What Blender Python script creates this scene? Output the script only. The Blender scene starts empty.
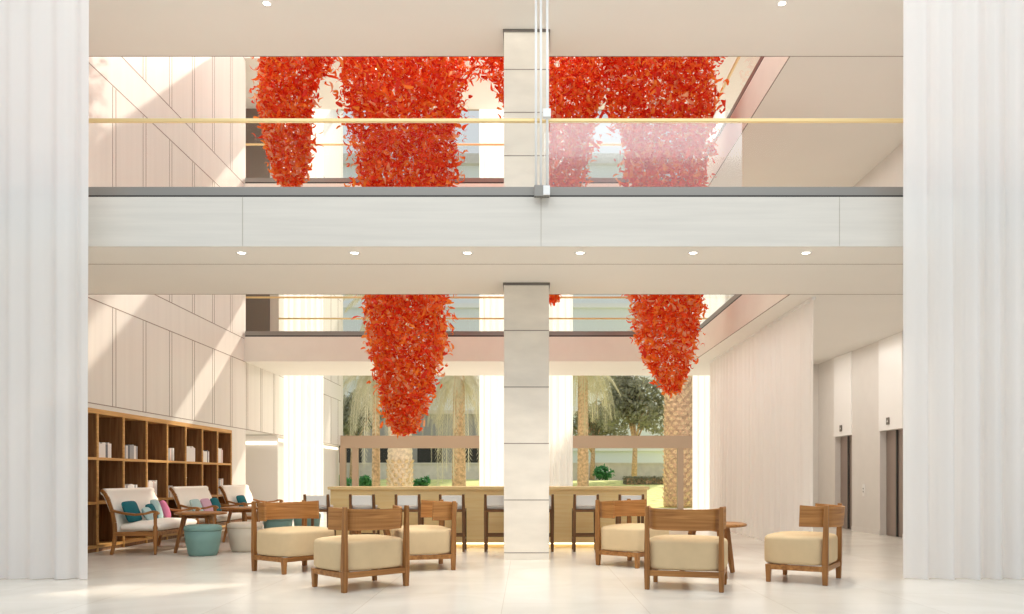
import bpy, bmesh, math, random
from mathutils import Vector, Matrix
R = math.radians
PI = math.pi
sc = bpy.context.scene
COL = sc.collection

# ------------------------------------------------------------------ camera
F = 800.0                                    # focal length in pixels of the 1024 px frame
EYE = 1.1                                    # camera height
cam = bpy.data.objects.new('camera', bpy.data.cameras.new('camera'))
COL.objects.link(cam)
cam.location = (0, 0, EYE)
cam.rotation_euler = (R(90), 0, 0)
cam.data.sensor_fit = 'HORIZONTAL'
cam.data.sensor_width = 36.0
cam.data.lens = F / 1024 * 36.0
cam.data.shift_x = -14.0 / 1024
cam.data.shift_y = 170.0 / 1024
cam.data.clip_end = 500
sc.camera = cam

# ------------------------------------------------------------------ world, sun, exposure
w = bpy.data.worlds.new('world'); sc.world = w; w.use_nodes = True
nt = w.node_tree; nt.nodes.clear()
wo = nt.nodes.new('ShaderNodeOutputWorld'); bg = nt.nodes.new('ShaderNodeBackground')
bg.inputs['Color'].default_value = (0.90, 0.96, 1.0, 1); bg.inputs['Strength'].default_value = 0.95
nt.links.new(bg.outputs[0], wo.inputs[0])

sun = bpy.data.objects.new('sun', bpy.data.lights.new('sun', 'SUN')); COL.objects.link(sun)
sun.data.energy = 6.0; sun.data.color = (1.0, 0.90, 0.77); sun.data.angle = R(1.2)
sun.rotation_euler = Vector((-0.34, -0.72, -0.58)).to_track_quat('-Z', 'Y').to_euler()

sc.view_settings.view_transform = 'Standard'; sc.view_settings.look = 'None'
sc.view_settings.gamma = 1.0; sc.view_settings.use_curve_mapping = False
sc.view_settings.exposure = -0.34
try:
    sc.cycles.max_bounces = 12; sc.cycles.diffuse_bounces = 6; sc.cycles.transparent_max_bounces = 24
    sc.cycles.sample_clamp_indirect = 6.0
except Exception:
    pass

def area_light(name, loc, rot, sx, sy, power, color):
    l = bpy.data.lights.new(name, 'AREA'); l.shape = 'RECTANGLE'; l.size = sx; l.size_y = sy
    l.energy = power; l.color = color
    o = bpy.data.objects.new(name, l); o.location = loc; o.rotation_euler = rot; COL.objects.link(o)
    return o

area_light('atrium_fill', (-1.3, 14.5, 12.6), (0, 0, 0), 9.0, 6.0, 880, (1.0, 0.97, 0.91))  # unseen fill lamp added above the atrium void for brightness
area_light('rear_fill', (0, 23.6, 13.8), (0, 0, 0), 11.0, 5.0, 700, (1.0, 0.95, 0.88))  # added fill over the rear zone, no visible skylight behind it
area_light('front_hall_fill', (0, 3.5, 8.5), (0, 0, 0), 12.0, 8.0, 640, (0.90, 0.96, 1.0))  # invented overhead lamp brightening the front hall and its curtains
area_light('lift_lobby_fill', (5.4, 14.3, 3.64), (0, 0, 0), 1.6, 6.5, 85, (1.0, 0.94, 0.88))  # lamp added to lift the lobby's brightness, without a visible fitting
area_light('rear_lounge_fill', (-1.2, 19.1, 3.64), (0, 0, 0), 9.0, 1.6, 48, (1.0, 0.92, 0.78))  # extra light put under the rear balcony, no fixture modelled
area_light('upper_gallery_fill', (0.2, 10.1, 7.02), (0, 0, 0), 12.0, 1.6, 70, (1.0, 0.97, 0.92))  # made-up source brightening the bridge and its ceiling
area_light('upper_side_gallery_fill', (5.2, 14.4, 7.02), (0, 0, 0), 1.8, 6.0, 45, (1.0, 0.97, 0.92))  # added to lighten the right-hand gallery, not a real fixture
area_light('topmost_gallery_fill', (5.2, 14.4, 10.43), (0, 0, 0), 1.8, 6.0, 60, (1.0, 0.96, 0.90))  # fill added below the top ceiling for the dim right gallery

def at(px, py, D):
    return Vector(((px - 526) / F * D, D, EYE + (477 - py) / F * D))

# ------------------------------------------------------------------ materials
def new_mat(name):
    m = bpy.data.materials.new(name); m.use_nodes = True
    n = m.node_tree; n.nodes.clear()
    out = n.nodes.new('ShaderNodeOutputMaterial')
    return m, n, out
def N(n, t, **kw):
    x = n.nodes.new(t)
    for k, v in kw.items():
        if hasattr(x, k): setattr(x, k, v)
        else: x.inputs[k].default_value = v
    return x
def c4(c): return (c[0], c[1], c[2], 1)
def plain(name, col, rough=0.5, metal=0.0, spec=0.5, bump=0.0, bscale=200, vary=0.0, vscale=3.0, stretch=(1, 1, 1)):
    m, n, out = new_mat(name)
    p = N(n, 'ShaderNodeBsdfPrincipled'); p.inputs['Base Color'].default_value = c4(col)
    p.inputs['Roughness'].default_value = rough; p.inputs['Metallic'].default_value = metal
    p.inputs['Specular IOR Level'].default_value = spec
    tc = N(n, 'ShaderNodeTexCoord'); mp = N(n, 'ShaderNodeMapping'); mp.inputs['Scale'].default_value = stretch
    n.links.new(tc.outputs['Object'], mp.inputs[0])
    if vary > 0:
        no = N(n, 'ShaderNodeTexNoise'); no.inputs['Scale'].default_value = vscale; no.inputs['Detail'].default_value = 6
        n.links.new(mp.outputs[0], no.inputs['Vector'])
        cr = N(n, 'ShaderNodeValToRGB')
        cr.color_ramp.elements[0].position = 0.3; cr.color_ramp.elements[1].position = 0.7
        cr.color_ramp.elements[0].color = c4([x * (1 - vary) for x in col]); cr.color_ramp.elements[1].color = c4([min(1, x * (1 + vary)) for x in col])
        n.links.new(no.outputs[0], cr.inputs[0]); n.links.new(cr.outputs[0], p.inputs['Base Color'])
    if bump > 0:
        nb = N(n, 'ShaderNodeTexNoise'); nb.inputs['Scale'].default_value = bscale
        n.links.new(mp.outputs[0], nb.inputs['Vector'])
        b = N(n, 'ShaderNodeBump'); b.inputs['Strength'].default_value = bump; b.inputs['Distance'].default_value = 0.01
        n.links.new(nb.outputs[0], b.inputs['Height']); n.links.new(b.outputs[0], p.inputs['Normal'])
    n.links.new(p.outputs[0], out.inputs[0])
    return m
def wood(name, c1, c2, axis='z', rough=0.42):
    m, n, out = new_mat(name)
    p = N(n, 'ShaderNodeBsdfPrincipled'); p.inputs['Roughness'].default_value = rough; p.inputs['Specular IOR Level'].default_value = 0.28
    tc = N(n, 'ShaderNodeTexCoord'); mp = N(n, 'ShaderNodeMapping')
    s = {'x': (1.5, 26, 26), 'y': (26, 1.5, 26), 'z': (26, 26, 1.5), 'b': (1.6, 1.6, 34)}[axis]
    mp.inputs['Scale'].default_value = s
    n.links.new(tc.outputs['Object'], mp.inputs[0])
    no = N(n, 'ShaderNodeTexNoise'); no.inputs['Scale'].default_value = 1.0; no.inputs['Detail'].default_value = 5; no.inputs['Distortion'].default_value = 0.6
    n.links.new(mp.outputs[0], no.inputs['Vector'])
    cr = N(n, 'ShaderNodeValToRGB'); cr.color_ramp.elements[0].position = 0.32; cr.color_ramp.elements[1].position = 0.68
    cr.color_ramp.elements[0].color = c4(c1); cr.color_ramp.elements[1].color = c4(c2)
    n.links.new(no.outputs[0], cr.inputs[0]); n.links.new(cr.outputs[0], p.inputs['Base Color'])
    n.links.new(p.outputs[0], out.inputs[0])
    return m
def emit(name, col, s):
    m, n, out = new_mat(name)
    e = N(n, 'ShaderNodeEmission'); e.inputs[0].default_value = c4(col); e.inputs[1].default_value = s
    n.links.new(e.outputs[0], out.inputs[0])
    return m
def glass(name, tint=(0.985, 0.985, 0.98), haze=0.0, ior=1.45):
    m, n, out = new_mat(name)
    t = N(n, 'ShaderNodeBsdfTransparent'); t.inputs[0].default_value = c4(tint)
    g = N(n, 'ShaderNodeBsdfGlossy'); g.inputs['Roughness'].default_value = 0.02
    f = N(n, 'ShaderNodeFresnel'); f.inputs[0].default_value = ior
    mx = N(n, 'ShaderNodeMixShader')
    ge = N(n, 'ShaderNodeNewGeometry'); su = N(n, 'ShaderNodeMath', operation='SUBTRACT'); su.inputs[0].default_value = 1.0
    mu = N(n, 'ShaderNodeMath', operation='MULTIPLY')
    n.links.new(ge.outputs['Backfacing'], su.inputs[1]); n.links.new(su.outputs[0], mu.inputs[0]); n.links.new(f.outputs[0], mu.inputs[1])
    n.links.new(mu.outputs[0], mx.inputs[0]); n.links.new(t.outputs[0], mx.inputs[1]); n.links.new(g.outputs[0], mx.inputs[2])
    last = mx
    if haze > 0:
        d = N(n, 'ShaderNodeBsdfGlossy'); d.inputs['Roughness'].default_value = 0.12; d.inputs[0].default_value = (1, 0.98, 0.95, 1)
        m2 = N(n, 'ShaderNodeMixShader'); m2.inputs[0].default_value = haze
        n.links.new(mx.outputs[0], m2.inputs[1]); n.links.new(d.outputs[0], m2.inputs[2]); last = m2
    n.links.new(last.outputs[0], out.inputs[0])
    return m
def sheer(name, col, trans=0.4, clear=0.08):
    m, n, out = new_mat(name)
    d = N(n, 'ShaderNodeBsdfDiffuse'); d.inputs[0].default_value = c4(col)
    t = N(n, 'ShaderNodeBsdfTranslucent'); t.inputs[0].default_value = c4(col)
    a = N(n, 'ShaderNodeMixShader'); a.inputs[0].default_value = trans
    n.links.new(d.outputs[0], a.inputs[1]); n.links.new(t.outputs[0], a.inputs[2])
    tp = N(n, 'ShaderNodeBsdfTransparent')
    b = N(n, 'ShaderNodeMixShader'); b.inputs[0].default_value = clear
    n.links.new(a.outputs[0], b.inputs[1]); n.links.new(tp.outputs[0], b.inputs[2])
    n.links.new(b.outputs[0], out.inputs[0])
    return m
def leafmat(name, col, trans=0.5, rough=0.25):
    m, n, out = new_mat(name)
    p = N(n, 'ShaderNodeBsdfPrincipled'); p.inputs['Base Color'].default_value = c4(col); p.inputs['Roughness'].default_value = rough
    t = N(n, 'ShaderNodeBsdfTranslucent'); t.inputs[0].default_value = c4(col)
    a = N(n, 'ShaderNodeMixShader'); a.inputs[0].default_value = trans
    n.links.new(p.outputs[0], a.inputs[1]); n.links.new(t.outputs[0], a.inputs[2]); n.links.new(a.outputs[0], out.inputs[0])
    return m
def floor_mat():
    m, n, out = new_mat('cream_marble_tiles')
    p = N(n, 'ShaderNodeBsdfPrincipled'); p.inputs['Roughness'].default_value = 0.22; p.inputs['Specular IOR Level'].default_value = 0.55
    tc = N(n, 'ShaderNodeTexCoord')
    br = N(n, 'ShaderNodeTexBrick'); br.offset = 0.5
    br.inputs['Scale'].default_value = 1.0; br.inputs['Brick Width'].default_value = 1.2; br.inputs['Row Height'].default_value = 1.2
    br.inputs['Mortar Size'].default_value = 0.003; br.inputs['Mortar Smooth'].default_value = 0.1
    br.inputs['Color1'].default_value = (0.78, 0.745, 0.675, 1); br.inputs['Color2'].default_value = (0.81, 0.775, 0.705, 1); br.inputs['Mortar'].default_value = (0.64, 0.57, 0.49, 1)
    mp = N(n, 'ShaderNodeMapping'); mp.inputs['Rotation'].default_value = (0, 0, R(90)); mp.inputs['Location'].default_value = (0.35, 0.2, 0)
    n.links.new(tc.outputs['Object'], mp.inputs[0]); n.links.new(mp.outputs[0], br.inputs['Vector'])
    no = N(n, 'ShaderNodeTexNoise'); no.inputs['Scale'].default_value = 0.9; no.inputs['Detail'].default_value = 8; no.inputs['Distortion'].default_value = 1.2
    n.links.new(tc.outputs['Object'], no.inputs['Vector'])
    cr = N(n, 'ShaderNodeValToRGB'); cr.color_ramp.elements[0].position = 0.35; cr.color_ramp.elements[1].position = 0.65
    cr.color_ramp.elements[0].color = (0.90, 0.88, 0.86, 1); cr.color_ramp.elements[1].color = (1, 1, 1, 1)
    n.links.new(no.outputs[0], cr.inputs[0])
    mx = N(n, 'ShaderNodeMix', data_type='RGBA', blend_type='MULTIPLY'); mx.inputs[0].default_value = 1.0
    n.links.new(br.outputs['Color'], mx.inputs[6]); n.links.new(cr.outputs[0], mx.inputs[7])
    n.links.new(mx.outputs[2], p.inputs['Base Color'])
    n.links.new(p.outputs[0], out.inputs[0])
    return m

M = {}
M['floor'] = floor_mat()
M['soffit'] = plain('ceiling_plaster', (0.82, 0.80, 0.755), 0.7, vary=0.02, vscale=0.6)
M['panel'] = plain('wall_panel', (0.745, 0.72, 0.67), 0.32, spec=0.4, vary=0.03, vscale=1.2, stretch=(6, 6, 0.25))
M['plaster'] = plain('wall_plaster', (0.70, 0.67, 0.635), 0.55, vary=0.02)
M['joint'] = plain('panel_joint', (0.30, 0.25, 0.21), 0.7)
M['fascia'] = plain('ivory_stone', (0.69, 0.655, 0.595), 0.38, vary=0.045, vscale=1.4, stretch=(0.6, 1, 14))
M['colstone'] = plain('travertine', (0.80, 0.74, 0.645), 0.42, vary=0.07, vscale=2.2, stretch=(1, 1, 2.5))
M['dark'] = plain('dark_metal', (0.17, 0.15, 0.13), 0.4, metal=0.3)
M['black'] = plain('black_gap', (0.03, 0.028, 0.025), 0.6)
M['channel'] = plain('grey_metal_channel', (0.30, 0.285, 0.26), 0.38, metal=0.6)
M['inner'] = plain('atrium_fascia', (0.84, 0.82, 0.74), 0.6, vary=0.02)  # light offset in the colour: yellower plaster counters the chandeliers' pink bounce
M['jointlight'] = plain('stone_joint', (0.46, 0.42, 0.36), 0.7)
M['gold'] = plain('brass', (0.78, 0.60, 0.30), 0.3, metal=0.55)
M['white'] = plain('white_lacquer', (0.90, 0.89, 0.87), 0.25)
M['wmetal'] = plain('white_metal', (0.85, 0.85, 0.84), 0.3)
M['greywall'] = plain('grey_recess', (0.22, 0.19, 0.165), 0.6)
M['liftdoor'] = plain('lift_door_steel', (0.34, 0.27, 0.235), 0.35, metal=0.55)
M['glass'] = glass('clear_glass', ior=1.14); M['hazy'] = glass('reflecting_glass', haze=0.11)
M['sheer_front'] = sheer('white_sheer_front', (0.90, 0.895, 0.89), 0.36, 0.07)
M['sheer_side'] = sheer('white_sheer_side', (0.93, 0.90, 0.865), 0.42, 0.05)
M['sheer_back'] = sheer('white_sheer_back', (0.95, 0.93, 0.90), 0.66, 0.06)
M['wood_x'] = wood('oak_horizontal', (0.24, 0.098, 0.026), (0.43, 0.20, 0.062), 'x')
M['wood_band'] = wood('oak_band', (0.24, 0.095, 0.025), (0.46, 0.215, 0.066), 'b')
M['wood_z'] = wood('oak_upright', (0.22, 0.09, 0.025), (0.38, 0.175, 0.055), 'z')
M['dwood_z'] = wood('dark_oak_upright', (0.10, 0.045, 0.018), (0.20, 0.095, 0.038), 'z')
M['dwood_x'] = wood('dark_oak_horizontal', (0.10, 0.045, 0.018), (0.20, 0.095, 0.038), 'x')
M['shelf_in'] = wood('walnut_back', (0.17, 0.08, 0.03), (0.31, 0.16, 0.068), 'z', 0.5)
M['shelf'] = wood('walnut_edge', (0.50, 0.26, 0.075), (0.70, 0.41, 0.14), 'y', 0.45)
M['honey'] = wood('honey_oak', (0.86, 0.63, 0.29), (0.92, 0.72, 0.38), 'x', 0.4)
M['beige'] = plain('beige_fabric', (0.63, 0.475, 0.285), 0.9, spec=0.15, bump=0.25, bscale=300, vary=0.03, vscale=8)
M['cream'] = plain('cream_fabric', (0.92, 0.88, 0.80), 0.9, spec=0.15, bump=0.2, bscale=300)
M['offwhite'] = plain('grey_white_fabric', (0.74, 0.735, 0.71), 0.9, spec=0.15)
M['teal'] = plain('teal_fabric', (0.015, 0.13, 0.16), 0.85, spec=0.2)
M['paleblue'] = plain('pale_blue_fabric', (0.42, 0.58, 0.58), 0.85, spec=0.2)
M['pink'] = plain('pink_fabric', (0.52, 0.16, 0.28), 0.85, spec=0.2)
M['mauve'] = plain('mauve_fabric', (0.56, 0.36, 0.46), 0.85, spec=0.2)
M['pouf'] = plain('sea_green_vinyl', (0.16, 0.29, 0.265), 0.6, bump=0.1, bscale=250)
M['poufcream'] = plain('cream_vinyl', (0.60, 0.53, 0.43), 0.6, bump=0.1, bscale=250)
M['paper'] = plain('paper', (0.85, 0.82, 0.76), 0.8)
M['bookw'] = plain('white_cover', (0.84, 0.82, 0.80), 0.5); M['bookg'] = plain('grey_cover', (0.36, 0.36, 0.38), 0.5)
M['bookb'] = plain('slate_cover', (0.12, 0.13, 0.16), 0.5); M['bookp'] = plain('blush_cover', (0.72, 0.58, 0.54), 0.5)
M['led'] = emit('led_strip', (1.0, 0.88, 0.70), 3.5)
M['lens'] = emit('downlight_lens', (1.0, 0.93, 0.82), 14.0)
M['led_low'] = emit('plinth_led', (1.0, 0.80, 0.48), 5.0)
LEAF = [leafmat('glass_deep_red', (0.76, 0.045, 0.016)), leafmat('glass_scarlet', (0.90, 0.11, 0.025)),
        leafmat('glass_vermilion', (0.95, 0.20, 0.035)), leafmat('glass_orange', (0.96, 0.32, 0.05)), leafmat('glass_peach', (0.95, 0.50, 0.26))]
M['lawn'] = plain('lawn', (0.66, 0.68, 0.25), 0.9, vary=0.3, vscale=4)
M['concrete'] = plain('concrete', (0.70, 0.65, 0.60), 0.8, vary=0.08)
M['slate'] = plain('slate_render', (0.38, 0.36, 0.34), 0.7, vary=0.08)
M['palewall'] = plain('pale_render', (0.84, 0.87, 0.88), 0.7)
M['bronze'] = plain('bronze_frame', (0.42, 0.30, 0.21), 0.5)
M['bark'] = plain('palm_bark', (0.62, 0.42, 0.28), 0.9, vary=0.35, vscale=9)
M['barklit'] = plain('lit_palm_bark', (0.82, 0.66, 0.50), 0.9, vary=0.25, vscale=9)  # lighter copy of the bark, bright light painted into its colour
M['stub'] = plain('frond_stub', (0.78, 0.58, 0.38), 0.9, vary=0.3, vscale=14)
M['frond'] = leafmat('palm_frond', (0.60, 0.56, 0.36), 0.4, 0.5); M['frondgrey'] = leafmat('grey_palm_frond', (0.64, 0.60, 0.46), 0.4, 0.5)
M['olive'] = leafmat('olive_leaf', (0.32, 0.32, 0.21), 0.3, 0.5); M['green'] = leafmat('garden_leaf', (0.06, 0.25, 0.08), 0.3, 0.5)

# ------------------------------------------------------------------ mesh helpers
class MB:
    def __init__(s): s.v = []; s.f = []; s.mi = []; s.sm = []
    def add(s, verts, faces, mi=0, smooth=False):
        b = len(s.v); s.v += [tuple(p) for p in verts]
        for f in faces: s.f.append(tuple(i + b for i in f)); s.mi.append(mi); s.sm.append(smooth)
        return s
    def box(s, x0, x1, y0, y1, z0, z1, mi=0):
        v = [(x0, y0, z0), (x1, y0, z0), (x1, y1, z0), (x0, y1, z0), (x0, y0, z1), (x1, y0, z1), (x1, y1, z1), (x0, y1, z1)]
        return s.add(v, [(3, 2, 1, 0), (4, 5, 6, 7), (0, 1, 5, 4), (1, 2, 6, 5), (2, 3, 7, 6), (3, 0, 4, 7)], mi)
    def bar(s, a, b, wa, wb, mi=0, up=(0, 0, 1)):          # tapered rectangular bar; wa/wb = (across, other) sizes
        a = Vector(a); b = Vector(b); d = (b - a).normalized(); u = Vector(up)
        if abs(d.dot(u)) > 0.95: u = Vector((0, 1, 0))
        sx = d.cross(u).normalized(); sy = sx.cross(d).normalized(); v = []
        for p, q in ((a, wa), (b, wb)):
            for i, j in ((-1, -1), (1, -1), (1, 1), (-1, 1)): v.append(p + sx * i * q[0] / 2 + sy * j * q[1] / 2)
        return s.add(v, [(0, 1, 2, 3), (7, 6, 5, 4), (0, 4, 5, 1), (1, 5, 6, 2), (2, 6, 7, 3), (3, 7, 4, 0)], mi)
    def tube(s, pts, rad, n=10, mi=0, cap=True):
        pts = [Vector(p) for p in pts]; rad = rad if isinstance(rad, (list, tuple)) else [rad] * len(pts); v = []; f = []
        for k, p in enumerate(pts):
            d = (pts[min(k + 1, len(pts) - 1)] - pts[max(k - 1, 0)]).normalized()
            u = Vector((0, 0, 1)) if abs(d.z) < 0.9 else Vector((1, 0, 0))
            a = d.cross(u).normalized(); b = d.cross(a)
            for i in range(n):
                t = 2 * PI * i / n; v.append(p + (a * math.cos(t) + b * math.sin(t)) * rad[k])
        for k in range(len(pts) - 1):
            for i in range(n): f.append((k * n + i, k * n + (i + 1) % n, (k + 1) * n + (i + 1) % n, (k + 1) * n + i))
        s.add(v, f, mi, True)
        if cap:
            s.add(v[:n], [tuple(range(n))], mi); s.add(v[-n:], [tuple(range(n - 1, -1, -1))], mi)
        return s
    def lathe(s, prof, n=32, mi=0, cx=0, cy=0):
        v = []; f = []
        for r, z in prof:
            for i in range(n):
                t = 2 * PI * i / n; v.append((cx + r * math.cos(t), cy + r * math.sin(t), z))
        for k in range(len(prof) - 1):
            for i in range(n): f.append((k * n + i, k * n + (i + 1) % n, (k + 1) * n + (i + 1) % n, (k + 1) * n + i))
        s.add(v, f, mi, True)
        s.add(v[:n], [tuple(range(n - 1, -1, -1))], mi); s.add(v[-n:], [tuple(range(n))], mi)
        return s
    def prism(s, prof, axis, a, b, mi=0):                   # prof = polygon in the two other axes, extruded along axis
        def P(u, v, t): return {'x': (t, u, v), 'y': (u, t, v), 'z': (u, v, t)}[axis]
        n = len(prof); v = [P(u, q, a) for u, q in prof] + [P(u, q, b) for u, q in prof]
        f = [tuple(range(n - 1, -1, -1)), tuple(range(n, 2 * n))] + [(i, (i + 1) % n, n + (i + 1) % n, n + i) for i in range(n)]
        return s.add(v, f, mi)
    def build(s, name, mats, parent=None, bevel=0.0, seg=2, loc=None):
        me = bpy.data.meshes.new(name); me.from_pydata(s.v, [], s.f)
        for m in (mats if isinstance(mats, (list, tuple)) else [mats]): me.materials.append(m)
        me.polygons.foreach_set('material_index', s.mi); me.polygons.foreach_set('use_smooth', s.sm)
        bm = bmesh.new(); bm.from_mesh(me); bmesh.ops.remove_doubles(bm, verts=bm.verts, dist=1e-5)
        bmesh.ops.recalc_face_normals(bm, faces=bm.faces); bm.to_mesh(me); bm.free()
        me.update()
        o = bpy.data.objects.new(name, me); COL.objects.link(o)
        if parent: o.parent = parent
        if loc: o.location = loc
        if bevel:
            b = o.modifiers.new('bevel', 'BEVEL'); b.width = bevel; b.segments = seg; b.limit_method = 'ANGLE'; b.angle_limit = R(40)
        return o
    def raw(s, name, mats, parent=None):                    # no weld, for leaf clouds
        me = bpy.data.meshes.new(name); me.from_pydata(s.v, [], s.f)
        for m in mats: me.materials.append(m)
        me.polygons.foreach_set('material_index', s.mi); me.polygons.foreach_set('use_smooth', s.sm); me.update()
        o = bpy.data.objects.new(name, me); COL.objects.link(o)
        if parent: o.parent = parent
        return o
def superbox(mb, c, h, n=4.0, nz=3.0, res=40, rows=14, mi=0, taper=0.0, dome=0.0):
    """rounded cushion block: superellipse in plan and in section"""
    v = []; f = []
    for k in range(rows + 1):
        ph = -PI / 2 + PI * k / rows
        cz = abs(math.cos(ph)) ** (2 / nz); szz = math.copysign(abs(math.sin(ph)) ** (2 / nz), math.sin(ph))
        for i in range(res):
            t = 2 * PI * i / res
            x = math.copysign(abs(math.cos(t)) ** (2 / n), math.cos(t)) * cz; y = math.copysign(abs(math.sin(t)) ** (2 / n), math.sin(t)) * cz
            z = szz * h[2] + (dome * (1 - x * x) * (1 - y * y) if szz > 0 else 0) * max(szz, 0)
            v.append((c[0] + x * h[0] * (1 + taper * szz), c[1] + y * h[1] * (1 + taper * szz), c[2] + z))
    for k in range(rows):
        for i in range(res): f.append((k * res + i, k * res + (i + 1) % res, (k + 1) * res + (i + 1) % res, (k + 1) * res + i))
    mb.add(v, f, mi, True); return mb
def tag(o, label, cat, group=None, kind=None):
    o['label'] = label; o['category'] = cat
    if group: o['group'] = group
    if kind: o['kind'] = kind
    return o
def thing(name, label, cat, loc=(0, 0, 0), rz=0.0, group=None):
    o = bpy.data.objects.new(name, None); o.empty_display_size = 0.1; COL.objects.link(o)
    o.location = loc; o.rotation_euler = (0, 0, rz)
    return tag(o, label, cat, group)
def struct(o): o['kind'] = 'structure'; return o
KIDS = {}
def dup(root, loc, rz, label, group=None):
    r = root.copy(); COL.objects.link(r); r.location = loc; r.rotation_euler = (0, 0, rz); r['label'] = label
    if group: r['group'] = group
    for ch in list(root.children):
        c = ch.copy(); COL.objects.link(c); c.parent = r
        for g in ch.children:
            d = g.copy(); COL.objects.link(d); d.parent = c
    return r

# ================================================================== THE BUILDING
XL, XR, XV = -6.29, 6.69, 3.72               # left wall, lift wall, right edge of the void
B0, B1 = 8.97, 11.3                          # bridge front and back edges
K0, K1 = 17.85, 20.35                        # back balcony inner and outer edges
G = 27.2                                     # glazing
Z1, Z2, Z3, Z4, Z5, Z6 = 3.68, 4.23, 7.04, 7.65, 10.45, 11.0

struct(MB().box(-12, 12, -8, 28.4, -0.3, 0).build('floor', M['floor']))

# left wall: panels with thin joints; niche for the bookcase, recesses beside the back balcony
mb = MB()
T = 1.6                                       # mass behind the wall face
def lw(y0, y1, z0, z1, x=XL): mb.box(XL - T, x, y0, y1, z0, z1, 0)
lw(8.2, 10.24, 0, 2.17); lw(17.1, 17.95, 0, 2.17)
mb.box(XL - T, XL - 0.46, 10.24, 17.1, 0, 2.17, 0)           # back of the niche
mb.box(XL - 0.46, XL, 10.24, 17.1, 2.10, 2.17, 0)
lw(8.2, 17.95, 2.17, 14.0)
lw(17.95, 20.35, 2.17, Z2 - 0.03); lw(17.95, 20.35, Z3 + 0.03, Z4 - 0.03); lw(17.95, 20.35, Z5 + 0.03, 14.0)
mb.box(XL - T, XL - 1.3, 17.95, 20.35, 0, 14.0, 0)           # outer wall of the recesses
lw(20.35, G + 0.3, 2.17, 14.0); mb.box(XL - T, XL - 0.14, 20.35, G + 0.3, 0, 2.17, 0)
e = 0.003
for z in (2.17, Z1, Z2 - 0.04, Z3 + 0.02, Z4 - 0.01, Z5):
    mb.box(XL - 0.01, XL + e, 8.2, 17.95, z - 0.007, z + 0.007, 1)
    mb.box(XL - 0.01, XL + e, 20.35, G, z - 0.007, z + 0.007, 1)
mb.box(XL - 0.01, XL + e, 17.95, 20.35, 2.163, 2.177, 1)
for k in range(-3, 17):
    for dy in (-0.05, 0.05):
        y = 11.25 + 0.97 * k + dy
        for a, b in ((2.17, Z1), (Z2 - 0.04, Z3), (Z4, Z5)):
            if 17.9 < y < 20.4 and a != 2.17: continue
            mb.box(XL - 0.01, XL + e * 0.9, y - 0.006, y + 0.006, a, b, 1)
wl = struct(mb.build('wall_left', [M['panel'], M['joint']]))
# end walls of the recesses beside the back balcony
mb = MB()
mb.box(XL - 1.3, XL - 0.22, 20.30, 20.34, Z2, Z3, 0); mb.box(XL - 1.3, XL - 0.22, 20.30, 20.34, Z4, Z5, 0)
struct(mb.build('trim_1', M['greywall']))
mb = MB(); mb.box(XL - 1.3, XL - 0.0, 20.26, 20.33, 0, 2.16, 0)
struct(mb.build('wall_recess', M['white']))
mb = MB(); mb.box(XL - 1.29, XL - 0.02, 20.22, 20.26, 1.93, 1.99, 0)
struct(mb.build('trim_2', M['led']))
mb = MB(); mb.box(XL - 0.138, XL - 0.10, 20.5, G, 2.03, 2.09, 0)
struct(mb.build('trim_3', M['led']))

# slabs
def slab(name, z0, z1, front):
    mb = MB()
    mb.box(XL, XR, front, B1, z0, z1, 0)
    mb.box(XV, XR, B1, K0, z0, z1, 0)
    mb.box(XL - 1.3, XR, K0, K1, z0, z1, 0)
    e = 0.004
    mb.box(XV - e, XV, B1, K0, z0 + 0.002, z1, 1); mb.box(XL + 0.01, XV, K0 - e, K0, z0 + 0.002, z1, 1)
    return struct(mb.build(name, [M['soffit'], M['inner']]))
slab('mezzanine_slab', Z1, Z2, B0)
slab('upper_floor_slab', Z3, Z4, 8.2)
mb = MB(); mb.box(XV, XR, 8.2, K0, Z5, Z6, 0); mb.box(XL - 1.3, XR, K0, K1, Z5, Z6, 0)
struct(mb.build('ceiling', M['soffit']))
# stone fascia of the mezzanine with its panel joints
mb = MB(); mb.box(XL, XR, B0 - 0.03, B0, Z1 - 0.004, Z2, 0)
for k in range(-1, 2):
    x = 0.168 + 3.335 * k; mb.box(x - 0.003, x + 0.003, B0 - 0.033, B0 - 0.01, Z1, Z2, 1)
struct(mb.build('trim_4', [M['fascia'], M['jointlight']]))
# thin dark lines: soffit drip at front, dark caps on inner fascias
mb = MB(); mb.box(XL, XR, B0 + 0.72, B0 + 0.73, Z1 - 0.003, Z1 + 0.01, 0)
mb.box(XL, XR, B1 - 0.012, B1 + 0.001, Z1 - 0.003, Z1 + 0.01, 0); mb.box(XL, XR, B1 - 0.012, B1 + 0.001, Z3 - 0.003, Z3 + 0.01, 0)
mb.box(XV - 0.001, XV + 0.012, B1, K0, Z3 - 0.004, Z3 + 0.01, 0); mb.box(XV - 0.001, XV + 0.012, B1, K0, Z1 - 0.004, Z1 + 0.01, 0)
struct(mb.build('trim_5', M['joint']))

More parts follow.
